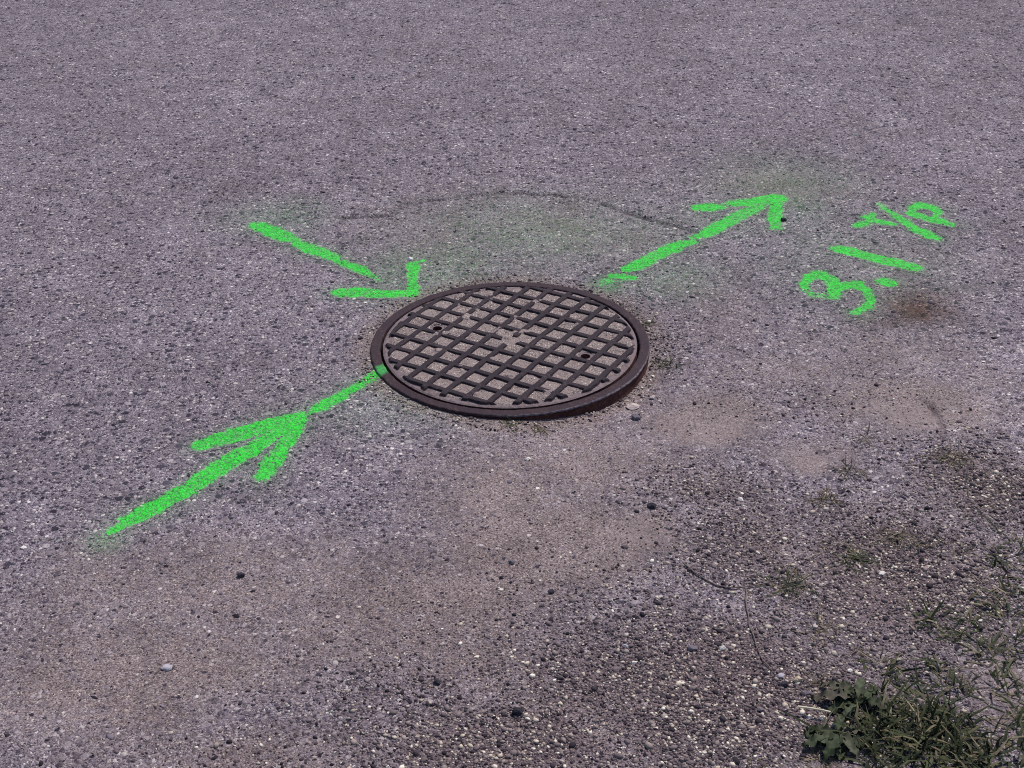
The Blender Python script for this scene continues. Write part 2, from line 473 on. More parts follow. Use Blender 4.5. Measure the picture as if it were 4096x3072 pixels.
M_GROUND = make_ground_mat()
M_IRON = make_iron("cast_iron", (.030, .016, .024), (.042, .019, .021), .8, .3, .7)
M_RIB = make_iron("worn_iron", (.021, .012, .019), (.030, .017, .022), .6, .3, .72)
M_RUST = make_iron("rusty_iron", (.044, .013, .014), (.090, .035, .027), 1.0, .2, .75)
M_PLATE = make_iron("dusty_plate", (.19, .148, .154), (.12, .085, .088), .8, .8, .7)
M_GRAVEL = make_stone_mat("gravel_stone", [(0, (.022, .017, .023)), (.20, (.050, .038, .047)), (.34, (.110, .084, .090)), (.68, (.190, .148, .147)), (.86, (.31, .25, .222)), (.95, (.52, .44, .345)), (1, (.76, .69, .59))])
M_CHIP = make_stone_mat("aggregate_stone", [(0, (.016, .013, .020)), (.36, (.046, .037, .051)), (.44, (.118, .095, .117)), (.84, (.195, .160, .186)), (.965, (.30, .255, .265)), (1, (.52, .46, .42))])
def one_stone(name, c):
    return make_stone_mat(name, [(0, c), (1, tuple(v * 1.02 for v in c))])
M_ST = {"white": one_stone("white_stone", (.62, .57, .53)), "pale": one_stone("pale_stone", (.40, .33, .31)), "tan": one_stone("tan_stone", (.46, .37, .27)),
        "grey": one_stone("grey_stone", (.145, .122, .142)), "dark": one_stone("dark_stone", (.034, .029, .040)), "blue": one_stone("bluish_stone", (.34, .31, .345)), "pink": one_stone("pink_stone", (.30, .20, .18))}
M_GRASS = make_leaf_mat("grass_blades", [(0, (.012, .017, .007)), (.4, (.025, .032, .012)), (.66, (.046, .055, .022)), (.80, (.088, .078, .042)), (.94, (.12, .092, .060)), (1, (.25, .205, .14))])
M_DRY = make_leaf_mat("dry_grass_blades", [(0, (.030, .023, .016)), (.5, (.065, .051, .034)), (.8, (.115, .090, .062)), (1, (.22, .175, .13))])
M_LEAF = make_leaf_mat("weed_leaf", [(0, (.024, .032, .016)), (.5, (.042, .054, .028)), (.8, (.062, .070, .044)), (1, (.065, .050, .042))], 90.0, True)
M_TWIG = make_leaf_mat("dry_twig", [(0, (.12, .085, .082)), (1, (.16, .12, .11))], 120.0)
M_STRAW = make_leaf_mat("pale_straw", [(0, (.52, .46, .34)), (1, (.55, .48, .36))])

# ------------------------------------------------------------------ ground: one sheet, fine where the photograph looks
def axis(a, b, step, far):
    mid = np.arange(a, b + step / 2, step)
    g = step * 1.35 ** np.arange(1, 60)
    out = np.cumsum(g)
    out = out[out < far]
    return np.concatenate([a - out[::-1], mid, b + out])

def surface_attrs(x, y):
    return {"gravel": gravel_at(x, y), "bare": blobs(BARE, x, y) * (.3 + 1.1 * fbm(x, y, 18, 3, 34)), "sand": sand_at(x, y), "stain": blobs(STAIN, x, y) * (.5 + fbm(x, y, 12, 3, 4)), "crack": np.clip(crack_at(x, y), 0, 1), "spray": spray_at(x, y)}

xs, ys = axis(-2.2, 2.2, .006, 90), axis(-1.75, 3.6, .007, 90)
X, Y = np.meshgrid(xs, ys)
x, y = X.ravel(), Y.ravel()
z = height(x, y)
z = np.where(np.hypot(x, y) < .320, -.11, z)
ii = np.arange(len(x)).reshape(X.shape)
F = np.stack([ii[:-1, :-1], ii[:-1, 1:], ii[1:, 1:], ii[1:, :-1]], -1).reshape(-1, 4)
at = surface_attrs(x, y)
at["cover"] = np.zeros(len(x))
ground = mesh_np("ground", np.c_[x, y, z], F, M_GROUND, attrs=at)
tag(ground, "worn purple grey asphalt with sandy grit drifting over its lower edge", None, None, "structure")

# ------------------------------------------------------------------ sprayed marks: thin films lying on the asphalt
for name, label, cat, parts in MARKS:
    sts = [s for L in parts.values() for s in L]
    A = np.concatenate([s[0] for s in sts])
    lo, hi = A.min(0) - .05, A.max(0) + .05
    st = .0025
    gx, gy = np.arange(lo[0], hi[0], st), np.arange(lo[1], hi[1], st)
    X, Y = np.meshgrid(gx, gy)
    x, y = X.ravel(), Y.ravel()
    res = [cover_of(L, x, y) for L in parts.values()]
    sd = np.stack([r[1] for r in res])
    cov = np.max(np.stack([r[0] for r in res]), 0)
    keepv = sd.max(0) > -.017
    keepv &= np.hypot(x, y) > RING + .001
    own = sd.argmax(0)
    ii = np.arange(len(x)).reshape(X.shape)
    F = np.stack([ii[:-1, :-1], ii[:-1, 1:], ii[1:, 1:], ii[1:, :-1]], -1).reshape(-1, 4)
    F = F[keepv[F].all(1)]
    used = np.unique(F)
    z = np.zeros(len(x))
    z[used] = height(x[used], y[used]) + .0007
    at = {k: np.zeros(len(x)) for k in ("sand", "stain", "crack", "spray", "cover", "gravel", "bare")}
    for k, v in surface_attrs(x[used], y[used]).items():
        at[k][used] = v
    at["cover"] = cov * (1 - .8 * np.clip(at["crack"], 0, 1))
    V = np.c_[x, y, z]
    ctr = V[used].mean(0)
    root = empty(name, ctr, label, cat, "green utility marks sprayed on the asphalt")
    for i, pn in enumerate(parts):
        Fi = F[own[F[:, 0]] == i]
        if len(Fi):
            v2, f2, a2 = compact(V, Fi, at)
            mesh_np(pn.split('.')[0], v2, f2, M_GROUND, root, a2, loc=v2.mean(0))

# ------------------------------------------------------------------ manhole frame
def lathe(name, prof, mat, parent, nseg=720, jit=0.0, seed=0, cover=False):
    th = np.arange(nseg) / nseg * 2 * math.pi
    V, att = [], []
    for j, (r, zz) in enumerate(prof):
        rr = r + jit * (fbm(np.cos(th) * 9 + 20, np.sin(th) * 9 + 20, 3, 4, seed) - .5)
        zj = zz + jit * .5 * (fbm(np.cos(th) * 9 - 20, np.sin(th) * 9 + 20, 4, 3, seed + 3 + j) - .5)
        xx, yy = rr * np.cos(th), rr * np.sin(th)
        V.append(np.c_[xx, yy, zj])
    V = np.concatenate(V)
    n = len(prof)
    a = np.arange(nseg)
    b = (a + 1) % nseg
    F = np.concatenate([np.stack([j * nseg + a, (j + 1) * nseg + a, (j + 1) * nseg + b, j * nseg + b], -1) for j in range(n - 1)])
    cv = np.zeros(len(V))
    if cover:
        P = np.array([G(806, 814)[:2], G(824, 803)[:2], G(838, 796)[:2]])
        sd = stroke_sd((P, np.array([.017, .019, .015]), 1), V[:, 0], V[:, 1])
        cv = sstep(-.008, .008, sd)
    lip_glint = np.zeros(len(V))
    if cover:                                               # sunlit glint along the worn front right lip, painted in as paler iron
        lip_glint[(n - 3) * nseg:(n - 1) * nseg] = np.tile(np.interp(np.degrees(th), [0, 8, 255, 275, 335, 352, 360], [.3, 0, 0, .8, 1, .5, .3]), 2)
    return mesh_np(name, V, F, mat, parent, {"cover": cv, "lip_glint": lip_glint})

frame = empty("manhole_ring", (0, 0, 0), "round cast iron frame ring set in the asphalt around the manhole cover", "manhole ring")
RI = .3105
rim = [(RI, -.030), (RI, -.012), (RI, -.0025), (RI + .0015, -.0006)] + [(RI + .0015 + t * (RING - RI - .0040), 0.0) for t in np.linspace(.05, 1, 8)] + [(RING - .001, -.0008), (RING, -.0030), (RING, -.0060)]
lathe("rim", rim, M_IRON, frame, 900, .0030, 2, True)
lathe("outer_wall", [(RING + .0000, -.0060), (RING - .0015, -.0085), (RING - .001, -.020), (RING + .004, -.032), (RING + .010, -.045), (RING + .010, -.09)], M_RUST, frame, 720, .0030, 5)
lathe("seat_ledge", [(RI, -.030), (RI - .03, -.031), (RI - .03, -.06), (.002, -.0601)], M_RUST, frame, 240)

# ------------------------------------------------------------------ manhole cover
YAW = rad(-31.8)
LIDZ = .0085
def lid_uv(x, y):
    return (x * c_(YAW) + y * s_(YAW)) / S, (-x * s_(YAW) + y * c_(YAW)) / S
def lid_height(x, y):
    """rib height 0..1 above the plate"""
    u, v = lid_uv(x, y)
    r = np.hypot(x, y)
    wob = (fbm(x, y, 40, 3, 11) - .5) * .055
    du = np.abs(u + wob - np.round(u))
    dv = np.abs(v + wob - np.round(v))
    def prof(d, along):
        return 1 - sstep(.108, .165, d)
    a, b = prof(dv, u), prof(du, v)
    for d, w in ((u, a), (v, b)):
        pass
    # every rib stops short of the cover's edge and around the worn middle
    cut = 1 - sstep(.2925, .2985, r + (fbm(x, y, 30, 2, 15) - .5) * .012)
    mid = sstep(.28, .44, np.maximum(np.abs(u), np.abs(v)) + (fbm(x, y, 60, 2, 16) - .5) * .3)
    a = a * np.where(np.abs(np.round(v)) < .5, mid, 1)
    b = b * np.where(np.abs(np.round(u)) < .5, mid, 1)
    return np.maximum(a, b) * cut

HOLES = [(-3.5, -.5), (3.5, .5)]
hole_xy = [(S * (hu * c_(YAW) - hv * s_(YAW)), S * (hu * s_(YAW) + hv * c_(YAW))) for hu, hv in HOLES]
HR = .0115
st = .0013
g = np.arange(-LIDR, LIDR + st, st)
X, Y = np.meshgrid(g, g)
x, y = X.ravel(), Y.ravel()
r = np.hypot(x, y)
# pull the border cells onto the round edge
over = r > LIDR
x, y = np.where(over, x * LIDR / np.maximum(r, 1e-6), x), np.where(over, y * LIDR / np.maximum(r, 1e-6), y)
rib = lid_height(x, y)
RIBH = .0070
zz = LIDZ - RIBH + RIBH * rib + (fbm(x, y, 120, 3, 18) - .5) * .0008
zz -= .0022 * sstep(.2995, LIDR, np.hypot(x, y))
ii = np.arange(len(x)).reshape(X.shape)
F = np.stack([ii[:-1, :-1], ii[:-1, 1:], ii[1:, 1:], ii[1:, :-1]], -1).reshape(-1, 4)
F = F[(r[F] < LIDR + st * 1.05).all(1)]
hd = np.min([np.hypot(x - hx, y - hy) for hx, hy in hole_xy], 0)
for hx, hy in hole_xy:                                    # round the hole border
    d = np.hypot(x - hx, y - hy)
    m = (d < HR) & (d > HR - st * 1.5)
    x[m], y[m] = hx + (x[m] - hx) * HR / d[m], hy + (y[m] - hy) * HR / d[m]
F = F[(hd[F] >= HR - st * 1.5).all(1)]
V = np.c_[x, y, zz]
cover = empty("manhole_cover", (0, 0, 0), "round iron manhole cover with a raised square grid, its cells packed with sand", "manhole cover")
isrib = rib[F].mean(1) > .12
zero = {"cover": np.zeros(len(x))}
for nm, sel, mt in (("plate", ~isrib, M_PLATE), ("rib_grid", isrib, M_RIB)):
    v2, f2, a2 = compact(V, F[sel], zero)
    mesh_np(nm, v2, f2, mt, cover, a2)
lathe("edge", [(LIDR - .0006, LIDZ - RIBH - .0020), (LIDR, LIDZ - RIBH - .0035), (LIDR, -.0295)], M_RUST, cover, 480, .0006, 9)
for hx, hy in hole_xy:
    th = np.arange(32) / 32 * 2 * math.pi
    prof = [(HR, LIDZ - RIBH + .0006), (HR - .0008, LIDZ - RIBH - .002), (HR - .0008, -.020), (.0005, -.0201)]
    V = np.concatenate([np.c_[hx + rr * np.cos(th), hy + rr * np.sin(th), np.full(32, z0)] for rr, z0 in prof])
    a = np.arange(32)
    b = (a + 1) % 32
    F = np.concatenate([np.stack([j * 32 + a, j * 32 + b, (j + 1) * 32 + b, (j + 1) * 32 + a], -1) for j in range(3)])
    mesh_np("pick_hole", V, F, M_RUST, cover, {"cover": np.zeros(len(V))}, loc=(hx, hy, LIDZ))

# sand packed into the cells
k = NT("packed_sand")
pos = k.n("NewGeometry").outputs["Position"]
dC, rC, qC = k.vor(pos, 270.0)
dD, rD, qD = k.vor(pos, 620.0)
n1 = k.noise(pos, 30.0, 3)
sm = k.ramp(rD, [(0, (.135, .102, .100)), (.3, (.215, .167, .162)), (1, (.30, .24, .23))])
gr = k.ramp(rC, [(0, (.022, .016, .020)), (.28, (.12, .092, .094)), (.7, (.32, .26, .24)), (1, (.62, .53, .44))])
col = k.mix(k.math('MULTIPLY', k.mr(dC, .55, .4), k.mr(k.math('ADD', qC, k.attr("grit")), .85, .95)), sm, gr)
col = k.mix(1.0, col, k.ramp(n1, [(.3, (.9, .89, .89)), (.7, (1.1, 1.1, 1.09))]), 'MULTIPLY')
k.put(k.b.inputs["Base Color"], col)
k.put(k.b.inputs["Roughness"], .95)
k.put(k.b.inputs["Specular IOR Level"], .15)
hh = k.math('ADD', k.math('MULTIPLY', k.math('SUBTRACT', .8, dC), k.mr(k.attr("grit"), 0., .6, .15, 1.)), k.math('MULTIPLY', k.math('SUBTRACT', .8, dD), .3))
k.put(k.b.inputs["Normal"], k.n("Bump", {"Height": hh, "Distance": .0040, "Strength": .9}).outputs[0])
M_SAND = k.m
st = .0018
g = np.arange(-LIDR, LIDR, st)
X, Y = np.meshgrid(g, g)
x, y = X.ravel(), Y.ravel()
u, v = lid_uv(x, y)
r = np.hypot(x, y)
cu, cv = np.abs(u - np.floor(u) - .5) * 2, np.abs(v - np.floor(v) - .5) * 2      # 0 mid-cell, 1 on a rib line
fill = .30 + .16 * np.maximum(cu, cv) ** 3 + (fbm(x, y, 7, 3, 61) - .5) * .50 + (fbm(x, y, 45, 3, 62) - .5) * .45
fill += .12 * sstep(-.1, .25, y - .3 * x) 
fill -= 1.2 * sstep(.282, .300, r + .02 * (fbm(x, y, 14, 2, 64) - .5))
hd = np.min([np.hypot(x - hx, y - hy) for hx, hy in hole_xy], 0)
fill -= 1.5 * (1 - sstep(.011, .021, hd))
# drifts that bury stretches of rib
drift = sstep(.71, .84, fbm(x, y, 24, 3, 77) + .05 * sstep(-.1, .2, y)) * .9
fill = np.minimum(fill + drift * .66, 1.08)
zz = LIDZ - RIBH + RIBH * fill
grit = np.clip(.62 - .9 * np.maximum(0, np.maximum(-(u - np.floor(u)) + .32, (v - np.floor(v)) - .72)) * 2.2 + (fbm(x, y, 20, 2, 63) - .5) * .8, 0, 1) * (.55 + .45 * sstep(-.15, .1, y))
ii = np.arange(len(x)).reshape(X.shape)
F = np.stack([ii[:-1, :-1], ii[:-1, 1:], ii[1:, 1:], ii[1:, :-1]], -1).reshape(-1, 4)
F = F[((r[F] < .300) & (fill[F] > -.2)).all(1)]
v2, f2, a2 = compact(np.c_[x, y, zz], F, {"grit": grit})
tag(mesh_np("sand", v2, f2, M_SAND, None, a2), "pinkish sand packed into the square cells of the manhole cover", None, None, "stuff")

# ------------------------------------------------------------------ stones
PHI = (1 + 5 ** .5) / 2
ICO = np.array([(-1, PHI, 0), (1, PHI, 0), (-1, -PHI, 0), (1, -PHI, 0), (0, -1, PHI), (0, 1, PHI), (0, -1, -PHI), (0, 1, -PHI), (PHI, 0, -1), (PHI, 0, 1), (-PHI, 0, -1), (-PHI, 0, 1)]) / math.sqrt(1 + PHI * PHI)
ICF = np.array([(0, 11, 5), (0, 5, 1), (0, 1, 7), (0, 7, 10), (0, 10, 11), (1, 5, 9), (5, 11, 4), (11, 10, 2), (10, 7, 6), (7, 1, 8), (3, 9, 4), (3, 4, 2), (3, 2, 6), (3, 6, 8), (3, 8, 9), (4, 9, 5), (2, 4, 11), (6, 2, 10), (8, 6, 7), (9, 8, 1)])

def subdiv(V, F):
    V = list(map(tuple, V))
    mid = {}
    def m(a, b):
        kk = (min(a, b), max(a, b))
        if kk not in mid:
            p = (np.array(V[a]) + np.array(V[b])) / 2
            V.append(tuple(p / np.linalg.norm(p)))
            mid[kk] = len(V) - 1
        return mid[kk]
    out = []
    for a, b, c in F:
        ab, bc, ca = m(a, b), m(b, c), m(c, a)
        out += [(a, ab, ca), (b, bc, ab), (c, ca, bc), (ab, bc, ca)]
    return np.array(V), np.array(out)
ICO2, ICF2 = subdiv(ICO, ICF)
ICO3, ICF3 = subdiv(ICO2, ICF2)

def pebbles(name, pos, size, flat, sink, mat, label, cover=None, jitter=.22):
    n = len(pos)
    V = np.repeat(ICO[None], n, 0) * (1 + jitter * (rng.random((n, 12, 1)) * 2 - 1))
    ax = np.stack([1 + .35 * rng.random(n), .75 + .25 * rng.random(n), flat], -1)
    V = V * ax[:, None] * size[:, None, None]
    t, a = rng.random(n) * 2 * math.pi, rng.normal(0, .25, n)
    y1, z1 = V[..., 1] * np.cos(a)[:, None] - V[..., 2] * np.sin(a)[:, None], V[..., 1] * np.sin(a)[:, None] + V[..., 2] * np.cos(a)[:, None]
    x2, y2 = V[..., 0] * np.cos(t)[:, None] - y1 * np.sin(t)[:, None], V[..., 0] * np.sin(t)[:, None] + y1 * np.cos(t)[:, None]
    zc = pos[:, 2] + size * flat * sink
    W = np.stack([x2 + pos[:, 0, None], y2 + pos[:, 1, None], z1 + zc[:, None]], -1).reshape(-1, 3)
    F = (ICF[None] + np.arange(n)[:, None, None] * 12).reshape(-1, 3)
    cv = np.zeros(n) if cover is None else cover
    o = mesh_np(name, W, F, mat, None, {"cover": np.repeat(cv, 12)}, smooth=True)
    return tag(o, label, None, None, "stuff")

def in_view(x, y):
    """only the ground the picture takes in, with a margin to either side"""
    half = .42 * (y + 3.0) + .45
    return (np.abs(x) < half) & (y > -1.75) & (y < 3.6)

def scatter(n, weight, lo, hi, rmin=RING + .012):
    xs_, ys_ = [], []
    got = 0
    while got < n:
        x = rng.uniform(lo[0], hi[0], n * 3)
        y = rng.uniform(lo[1], hi[1], n * 3)
        ok = in_view(x, y) & (np.hypot(x, y) > rmin)
        x, y = x[ok], y[ok]
        ok = rng.random(len(x)) < weight(x, y)
        xs_.append(x[ok])
        ys_.append(y[ok])
        got += ok.sum()
    x, y = np.concatenate(xs_)[:n], np.concatenate(ys_)[:n]
    return np.c_[x, y, height(x, y)]

P = scatter(46000, lambda x, y: gravel_at(x, y) ** 1.5, (-1.6, -1.75), (1.9, .5))
sz = np.clip(np.exp(rng.normal(math.log(.0018), .42, len(P))), .0010, .0068)
pebbles("gravel", P, sz, rng.uniform(.5, .85, len(P)), rng.uniform(-.2, .45, len(P)), M_GRAVEL, "loose grey and white gravel strewn over the lower right shoulder")
P = scatter(14000, lambda x, y: .25 + .6 * sand_at(x, y), (-2.0, -1.75), (2.0, 1.2))
sz = np.clip(np.exp(rng.normal(math.log(.0013), .34, len(P))), .0008, .0042)
pebbles("grit", P, sz, rng.uniform(.5, .8, len(P)), rng.uniform(.1, .5, len(P)), M_GRAVEL, "fine scattered grit on the sandy asphalt")
n = 2800
th = rng.uniform(0, 2 * math.pi, n)
rr = RING + .0035 + np.abs(rng.normal(0, .022, n)) * (.5 + fbm(np.cos(th) * 3 + 9, np.sin(th) * 3 + 9, 2, 3, 91) * 1.2)
P = np.c_[rr * np.cos(th), rr * np.sin(th)]
P = P[rng.random(n) < .35 + .8 * (fbm(P[:, 0], P[:, 1], 16, 2, 92) - .2)]
P = np.c_[P, height(P[:, 0], P[:, 1])]
sz = np.clip(np.exp(rng.normal(math.log(.0019), .40, len(P))), .001, .006)
pebbles("loose_grit", P, sz, rng.uniform(.5, .8, len(P)), rng.uniform(.0, .6, len(P)), M_GRAVEL, "pale grit banked up against the outside of the manhole ring")
P = scatter(34000, lambda x, y: (1 - sand_at(x, y)) ** 1.5 * (1 - gravel_at(x, y)), (-2.6, -1.75), (2.6, 3.6))
sz = np.clip(np.exp(rng.normal(math.log(.0029), .38, len(P))), .0016, .0085)
cv = np.zeros(len(P))
for m in MARKS:
    for L in m[3].values():
        c, sd = cover_of(L, P[:, 0], P[:, 1])
        cv = np.maximum(cv, np.where(sd > -.004, c, 0))
ok = rng.random(len(P)) > cv * .5
P, sz, cv = P[ok], sz[ok], cv[ok]
pebbles("aggregate", P, sz, rng.uniform(.22, .36, len(P)), rng.uniform(-.55, .05, len(P)), M_CHIP, "dark and pale stone chips set in the worn asphalt", cv, .25)

def stone(px, py, wpx, col, label, flat=.6, name="stone"):
    p = G(px, py)
    size = abs(G(px + wpx / 2, py)[0] - p[0])
    r_ = np.random.default_rng(int(px * 7 + py))
    V = ICO3.copy()
    for _ in range(7):                                      # chip flat facets off the ball
        d = r_.normal(size=3)
        d /= np.linalg.norm(d)
        c = V @ d
        lim = r_.uniform(.55, .85)
        V = V - np.maximum(c - lim, 0)[:, None] * d
    V = V * (1 + .05 * r_.normal(size=(len(V), 1)))
    V = V * np.array([1.0, r_.uniform(.7, .95), flat]) * size * 1.12
    t = r_.uniform(-.5, .5)
    V[:, :2] = V[:, :2] @ np.array([[c_(t), s_(t)], [-s_(t), c_(t)]])
    h = float(height(np.array([p[0]]), np.array([p[1]]))[0])
    base = np.array([p[0], p[1], h])
    o = mesh_np(name, V + base + np.array([0, 0, size * flat * .55]), ICF3, M_ST[col], None, {"cover": np.zeros(len(V))}, smooth=False, loc=base)
    tag(o, label, "stone", "loose stones lying on the ground")

for a in (
 (1366, 881, 27, "pale", "pale flat stone beside the sunken front right edge of the manhole frame", .45), (1373, 905, 20, "grey", "grey angular stone just in front of the pale flat stone by the manhole", .7),
 (1410, 860, 15, "pale", "small buff stone right of the manhole frame, above the pale flat stone", .6),
 (1408, 1095, 20, "dark", "rough black lump on the sand between the manhole and the twig", .7), (520, 1245, 17, "dark", "dark pebble alone on the sandy asphalt below the large arrow", .6),
 (1118, 1541, 26, "dark", "big rough dark rock in the gravel at the bottom centre", .8), (1370, 1434, 12, "white", "bright white pebble in the gravel right of the bottom centre", .7),
 (1350, 1396, 14, "blue", "bluish grey stone chip just above the bright white pebble", .5), (1724, 1471, 21, "tan", "yellowish tan stone left of the leafy weed", .7),
 (1688, 1462, 16, "blue", "pale bluish stone left of the yellowish tan stone", .5), (1692, 1481, 20, "dark", "black rounded stone between the bluish stone and the weed", .65),
 (1495, 1402, 22, "grey", "grey triangular flat stone left of the long twig", .55), (1560, 1402, 14, "white", "white knobbly pebble beside the grey triangular stone", .8),
 (1600, 1080, 14, "white", "white sliver of stone on the dark gravel above the twigs", .5), (1692, 477, 13, "dark", "black stone touching the barb of the arrow that points away", .7),
 (886, 561, 15, "white", "white pebble at the tip of the head of the dashed arrow", .5), (1140, 993, 12, "white", "small white pebble on the sand below the manhole front", .6),
 (50, 1184, 14, "white", "white chip by the left edge below the arrow tail", .4), (363, 1443, 24, "blue", "flat pale blue grey stone on the sand at lower left", .35),
 (1105, 1215, 15, "grey", "grey pebble in the sandy patch below the manhole", .6), (1190, 1280, 14, "dark", "dark pebble at the upper edge of the gravel", .7),
 (945, 1475, 18, "dark", "dark angular stone at the left end of the gravel", .7), (795, 1470, 15, "pale", "pale pebble on sand left of the gravel", .6),
 (1780, 1580, 13, "pink", "pinkish pebble half under the weed leaves", .6), (1745, 1500, 16, "grey", "grey pebble against the top of the weed", .7),
 (1985, 670 - 30, 9, "pink", "tiny rust coloured pebble in the brown stain", .6), (1645, 1535, 15, "grey", "grey rounded pebble left of the pale straw", .6),
 (2050, 1600, 12, "white", "white pebble in the grass at lower right", .6), (1835, 1450, 12, "white", "pale pebble above the leafy weed in the gravel", .6),
 (1905, 1240, 15, "white", "pale oval pebble in the gravel between grass tufts", .5), (1760, 1355, 14, "pale", "oval buff pebble beside the dry tuft near the twig fork", .5)):
    stone(*a)

# ------------------------------------------------------------------ grass and weeds
def blades(n, centers, spread, length, width, lean, mat, name, label=None, kind=None, cat=None, group=None, loc=None, seed=1):
    r_ = np.random.default_rng(seed)
    ci = r_.integers(0, len(centers), n)
    base = np.array(centers)[ci][:, :2] + r_.normal(0, 1, (n, 2)) * np.array(spread)
    az = r_.uniform(0, 2 * math.pi, n)
    L = length * np.exp(r_.normal(-.1, .38, n))
    w = width * r_.uniform(.6, 1.3, n)
    th0 = np.clip(r_.normal(lean, .30, n), .1, 1.5)          # lean from the upright
    bend = r_.uniform(.2, 1.1, n)
    segs = 4
    h0 = height(base[:, 0], base[:, 1]) - .002
    pts = [np.c_[base, h0]]
    for s in range(segs):
        th = np.minimum(th0 + bend * s / segs, 1.75)
        az2 = az + r_.normal(0, .12, n)
        step = (L / segs)[:, None] * np.c_[np.sin(th) * np.cos(az2), np.sin(th) * np.sin(az2), np.cos(th)]
        pts.append(pts[-1] + step)
    V = []
    tw = r_.normal(0, .5, n)
    side = np.c_[-np.sin(az + tw), np.cos(az + tw), .25 * np.sin(tw)]
    for s, q in enumerate(pts):
        ww = w * (.75, 1, .95, .7, .08)[s]
        floor_ = height(q[:, 0], q[:, 1]) + .0012
        q = np.c_[q[:, :2], np.maximum(q[:, 2], floor_ if s else q[:, 2])]
        V += [q - side * ww[:, None] / 2, q + side * ww[:, None] / 2]
    V = np.stack(V, 1)
    f = np.array([(2 * s, 2 * s + 1, 2 * s + 3, 2 * s + 2) for s in range(segs)])
    F = (f[None] + np.arange(n)[:, None, None] * V.shape[1]).reshape(-1, 4)
    o = mesh_np(name, V.reshape(-1, 3), F, mat, None, None, True, (0, 0, 0) if loc is None else loc)
    return tag(o, label, cat, group, kind)

CLUMP = [G(*p) for p in ((1940, 1580), (2000, 1590), (2040, 1610), (2080, 1630), (1930, 1560), (1985, 1555), (2060, 1585), (2110, 1650), (2010, 1640), (1900, 1600), (2140, 1640), (1890, 1560), (1900, 1640), (2030, 1560))]
blades(950, CLUMP, (.028, .032), .038, .0040, 1.0, M_GRASS, "grass", "dense dark green grass clump filling the lower right corner", "stuff", seed=2)
EDGE = [G(*p) for p in ((2060, 1380), (2120, 1400), (2090, 1350), (2160, 1330), (2195, 1290), (2200, 1360), (2140, 1420), (2010, 1345), (1990, 1330), (2180, 1420), (2120, 1300), (2190, 1180), (2150, 1210), (2200, 1230),
                        (2195, 1560), (2205, 1530), (2180, 1480), (2215, 1600), (1950, 1480), (1985, 1500), (2030, 1470), (2080, 1490), (2225, 1640), (1925, 1450), (2020, 1440))]
blades(480, EDGE, (.014, .017), .036, .0036, 1.2, M_GRASS, "grass", "sparse olive grass straggling up the right edge of the gravel", "stuff", seed=3)
LITTER = [G(*p) for p in ((2060, 1000), (2130, 1050), (2180, 1060), (2100, 1090), (2030, 1010), (2050, 1180), (1940, 1160), (2000, 1190), (2200, 1300), (2160, 1270), (1830, 1180), (1700, 1270), (2150, 1400), (2080, 1450), (1900, 1430))]
blades(330, LITTER, (.026, .024), .034, .0020, 1.45, M_DRY, "dry_grass", "flattened brown dry grass strewn over the right hand gravel", "stuff", seed=4)

TG = "small grass tufts growing singly in the gravel"
for i, (px, py, n, L, dry, label) in enumerate((
  (1108, 914, 26, .020, 0, "tiny green tuft growing against the front edge of the manhole frame"), (1166, 930, 26, .018, 1, "small olive tuft just right of the tiny green tuft before the manhole"),
  (1440, 788, 32, .022, 0, "low mossy tuft in the pebbles right of the manhole, below the other one"), (1398, 700, 22, .014, 0, "mossy yellow green tuft touching the upper right rim of the manhole"),
  (1836, 1018, 26, .026, 1, "spiky dark brown tuft standing alone on the sand"), (1785, 1080, 34, .026, 1, "dry spreading tuft below the spiky dark brown one"),
  (1842, 1208, 40, .030, 0, "flat green tuft in the coarse gravel beside brown litter"), (1700, 1262, 34, .034, 0, "loose green tuft at the right end of the forked twig"),
  (1870, 950, 18, .018, 1, "faint brown tuft highest up the sand on the right"), (1780, 1362, 26, .028, 1, "dry brown tuft right of the long hanging twig"),
  (2052, 992, 44, .028, 1, "dark brown tuft at the top of the right hand litter"), (1930, 1160, 40, .028, 1, "wide dry tuft in the middle of the right hand gravel"),
  (1765, 1640, 28, .026, 1, "dry tuft at the bottom edge left of the leafy weed"), (1632, 1640, 10, .016, 1, "few dry blades at the bottom edge in the gravel"),
  (1775, 1480, 20, .028, 1, "dry wisps standing above the leafy weed"), (1722, 1250, 10, .030, 1, "thin dry wisp beside the loose green tuft"))):
    p = G(px, py)
    blades(int(n * 1.5), [p], (.011, .010), L * 1.25, .0022, 1.35, M_DRY if dry else M_GRASS, "grass_tuft", label, None, "grass tuft", TG, p, 20 + i)

def leaf(base, az, L, W, rise, droop, r_):
    """one lobed leaf with a crinkled blade"""
    n = 26
    rows = []
    c, s = math.cos(az), math.sin(az)
    z = base[2] + .004
    px, py = base[0], base[1]
    for i in range(n + 1):
        t = i / n
        th = rise - droop * t
        if i:
            px += L / n * math.cos(th) * c
            py += L / n * math.cos(th) * s
            z += L / n * math.sin(th)
        lobes = .40 + .60 * abs(math.sin(t * math.pi * 4.2 + .4)) ** .8
        w = W * (math.sin(math.pi * min(1, t * .93 + .05)) ** .7) * lobes * (.22 + .78 * min(1, t * 2.6)) + .0012
        g = float(height(np.array([px]), np.array([py]))[0]) + .003
        z = max(z, g)
        for j in (-1, -.5, 0, .5, 1):
            cr = .0035 * math.sin(t * 21 + j * 3 + az) * abs(j) + .005 * abs(j) * r_.uniform(.3, 1)
            rows.append((px - s * w * j, py + c * w * j, z + cr))
    V = np.array(rows)
    F = np.array([(i * 5 + j, i * 5 + j + 1, (i + 1) * 5 + j + 1, (i + 1) * 5 + j) for i in range(n) for j in range(4)])
    return V, F

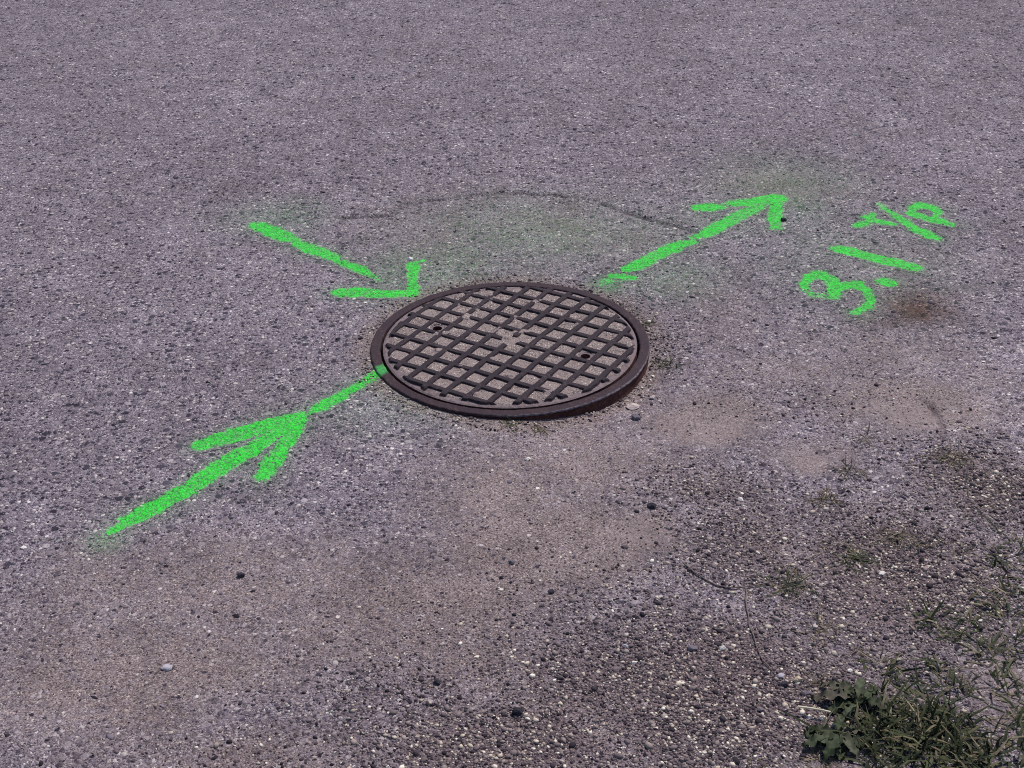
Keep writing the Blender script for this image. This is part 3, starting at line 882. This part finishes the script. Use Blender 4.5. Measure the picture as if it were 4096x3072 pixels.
def weed(px, py, specs, label, seed):
    p = G(px, py)
    root = empty("leafy_weed", p, label, "weed", "leafy weeds at the lower right")
    r_ = random.Random(seed)
    for az, L, W in specs:
        b = p + np.array([r_.uniform(-.006, .006), r_.uniform(-.006, .006), r_.uniform(0, .006)])
        V, F = leaf(b, rad(az) + r_.uniform(-.15, .15), L * 1.15, W * .85, r_.uniform(.3, .7), r_.uniform(.8, 1.5), r_)
        mesh_np("leaf", V, F, M_LEAF, root, loc=b)

weed(1850, 1525, ((165, .072, .013), (140, .06, .012), (118, .05, .012), (95, .055, .012), (68, .055, .011), (40, .06, .012), (15, .055, .011), (200, .05, .012), (-30, .045, .010), (230, .04, .011), (150, .045, .011), (80, .035, .010)),
     "upper leafy weed with dark toothed leaves above the pale straw", 5)
weed(1812, 1598, ((178, .058, .013), (205, .062, .013), (232, .06, .014), (262, .055, .013), (300, .05, .012), (-20, .052, .012), (150, .045, .012), (190, .04, .011), (248, .04, .012), (60, .045, .011), (20, .05, .011)),
     "lower leafy weed with broad lobed leaves below the pale straw", 6)

# ------------------------------------------------------------------ twigs and straw
def tube(name, pts, r0, r1, mat, label, cat, lift=.0015, seed=3):
    P2 = np.array([G(*q)[:2] for q in pts])
    t = np.linspace(0, len(P2) - 1, 8 * (len(P2) - 1) + 1)
    x, y = np.interp(t, range(len(P2)), P2[:, 0]), np.interp(t, range(len(P2)), P2[:, 1])
    for _ in range(3):
        x[1:-1], y[1:-1] = (x[:-2] + x[2:] + 2 * x[1:-1]) / 4, (y[:-2] + y[2:] + 2 * y[1:-1]) / 4
    x += (fbm(x, y, 45, 2, seed) - .5) * .005
    z = height(x, y) + lift + .004 * fbm(x, y, 14, 2, seed + 1)
    C = np.c_[x, y, z]
    T = np.gradient(C, axis=0)
    T /= np.linalg.norm(T, axis=1)[:, None]
    N = np.cross(T, (0, 0, 1))
    N /= np.linalg.norm(N, axis=1)[:, None]
    B = np.cross(N, T)
    rr = np.linspace(r0, r1, len(C)) * (.85 + .4 * fbm(t, t * 0 + 3, 1.1, 2, seed))
    k6 = 7
    V = np.concatenate([[C[i] + rr[i] * (N[i] * math.cos(a) + B[i] * math.sin(a)) for a in np.arange(k6) / k6 * 2 * math.pi] for i in range(len(C))])
    F = np.array([(i * k6 + j, i * k6 + (j + 1) % k6, (i + 1) * k6 + (j + 1) % k6, (i + 1) * k6 + j) for i in range(len(C) - 1) for j in range(k6)])
    base = C[len(C) // 2]
    tag(mesh_np(name, V, F, mat, None, None, True, base), label, cat)

tube("twig", [(1478, 1222), (1500, 1238), (1545, 1266), (1580, 1273), (1612, 1271), (1650, 1263), (1690, 1254)], .0015, .0011, M_TWIG, "thin dry twig bowing sideways across the gravel to the loose green tuft", "twig")
tube("twig", [(1613, 1276), (1610, 1300), (1618, 1345), (1628, 1385), (1645, 1425), (1668, 1452)], .0016, .0009, M_TWIG, "long dry twig running down the gravel toward the bluish stone", "twig", seed=9)
tube("twig", [(1788, 1440), (1815, 1428), (1845, 1412), (1862, 1392)], .0010, .0007, M_TWIG, "short thin twig in the gravel above the leafy weed", "twig", seed=12)
tube("straw", [(1722, 1541), (1750, 1545), (1793, 1553)], .0019, .0014, M_STRAW, "pale dry straw poking out left of the leafy weeds", "straw", .012, 15)
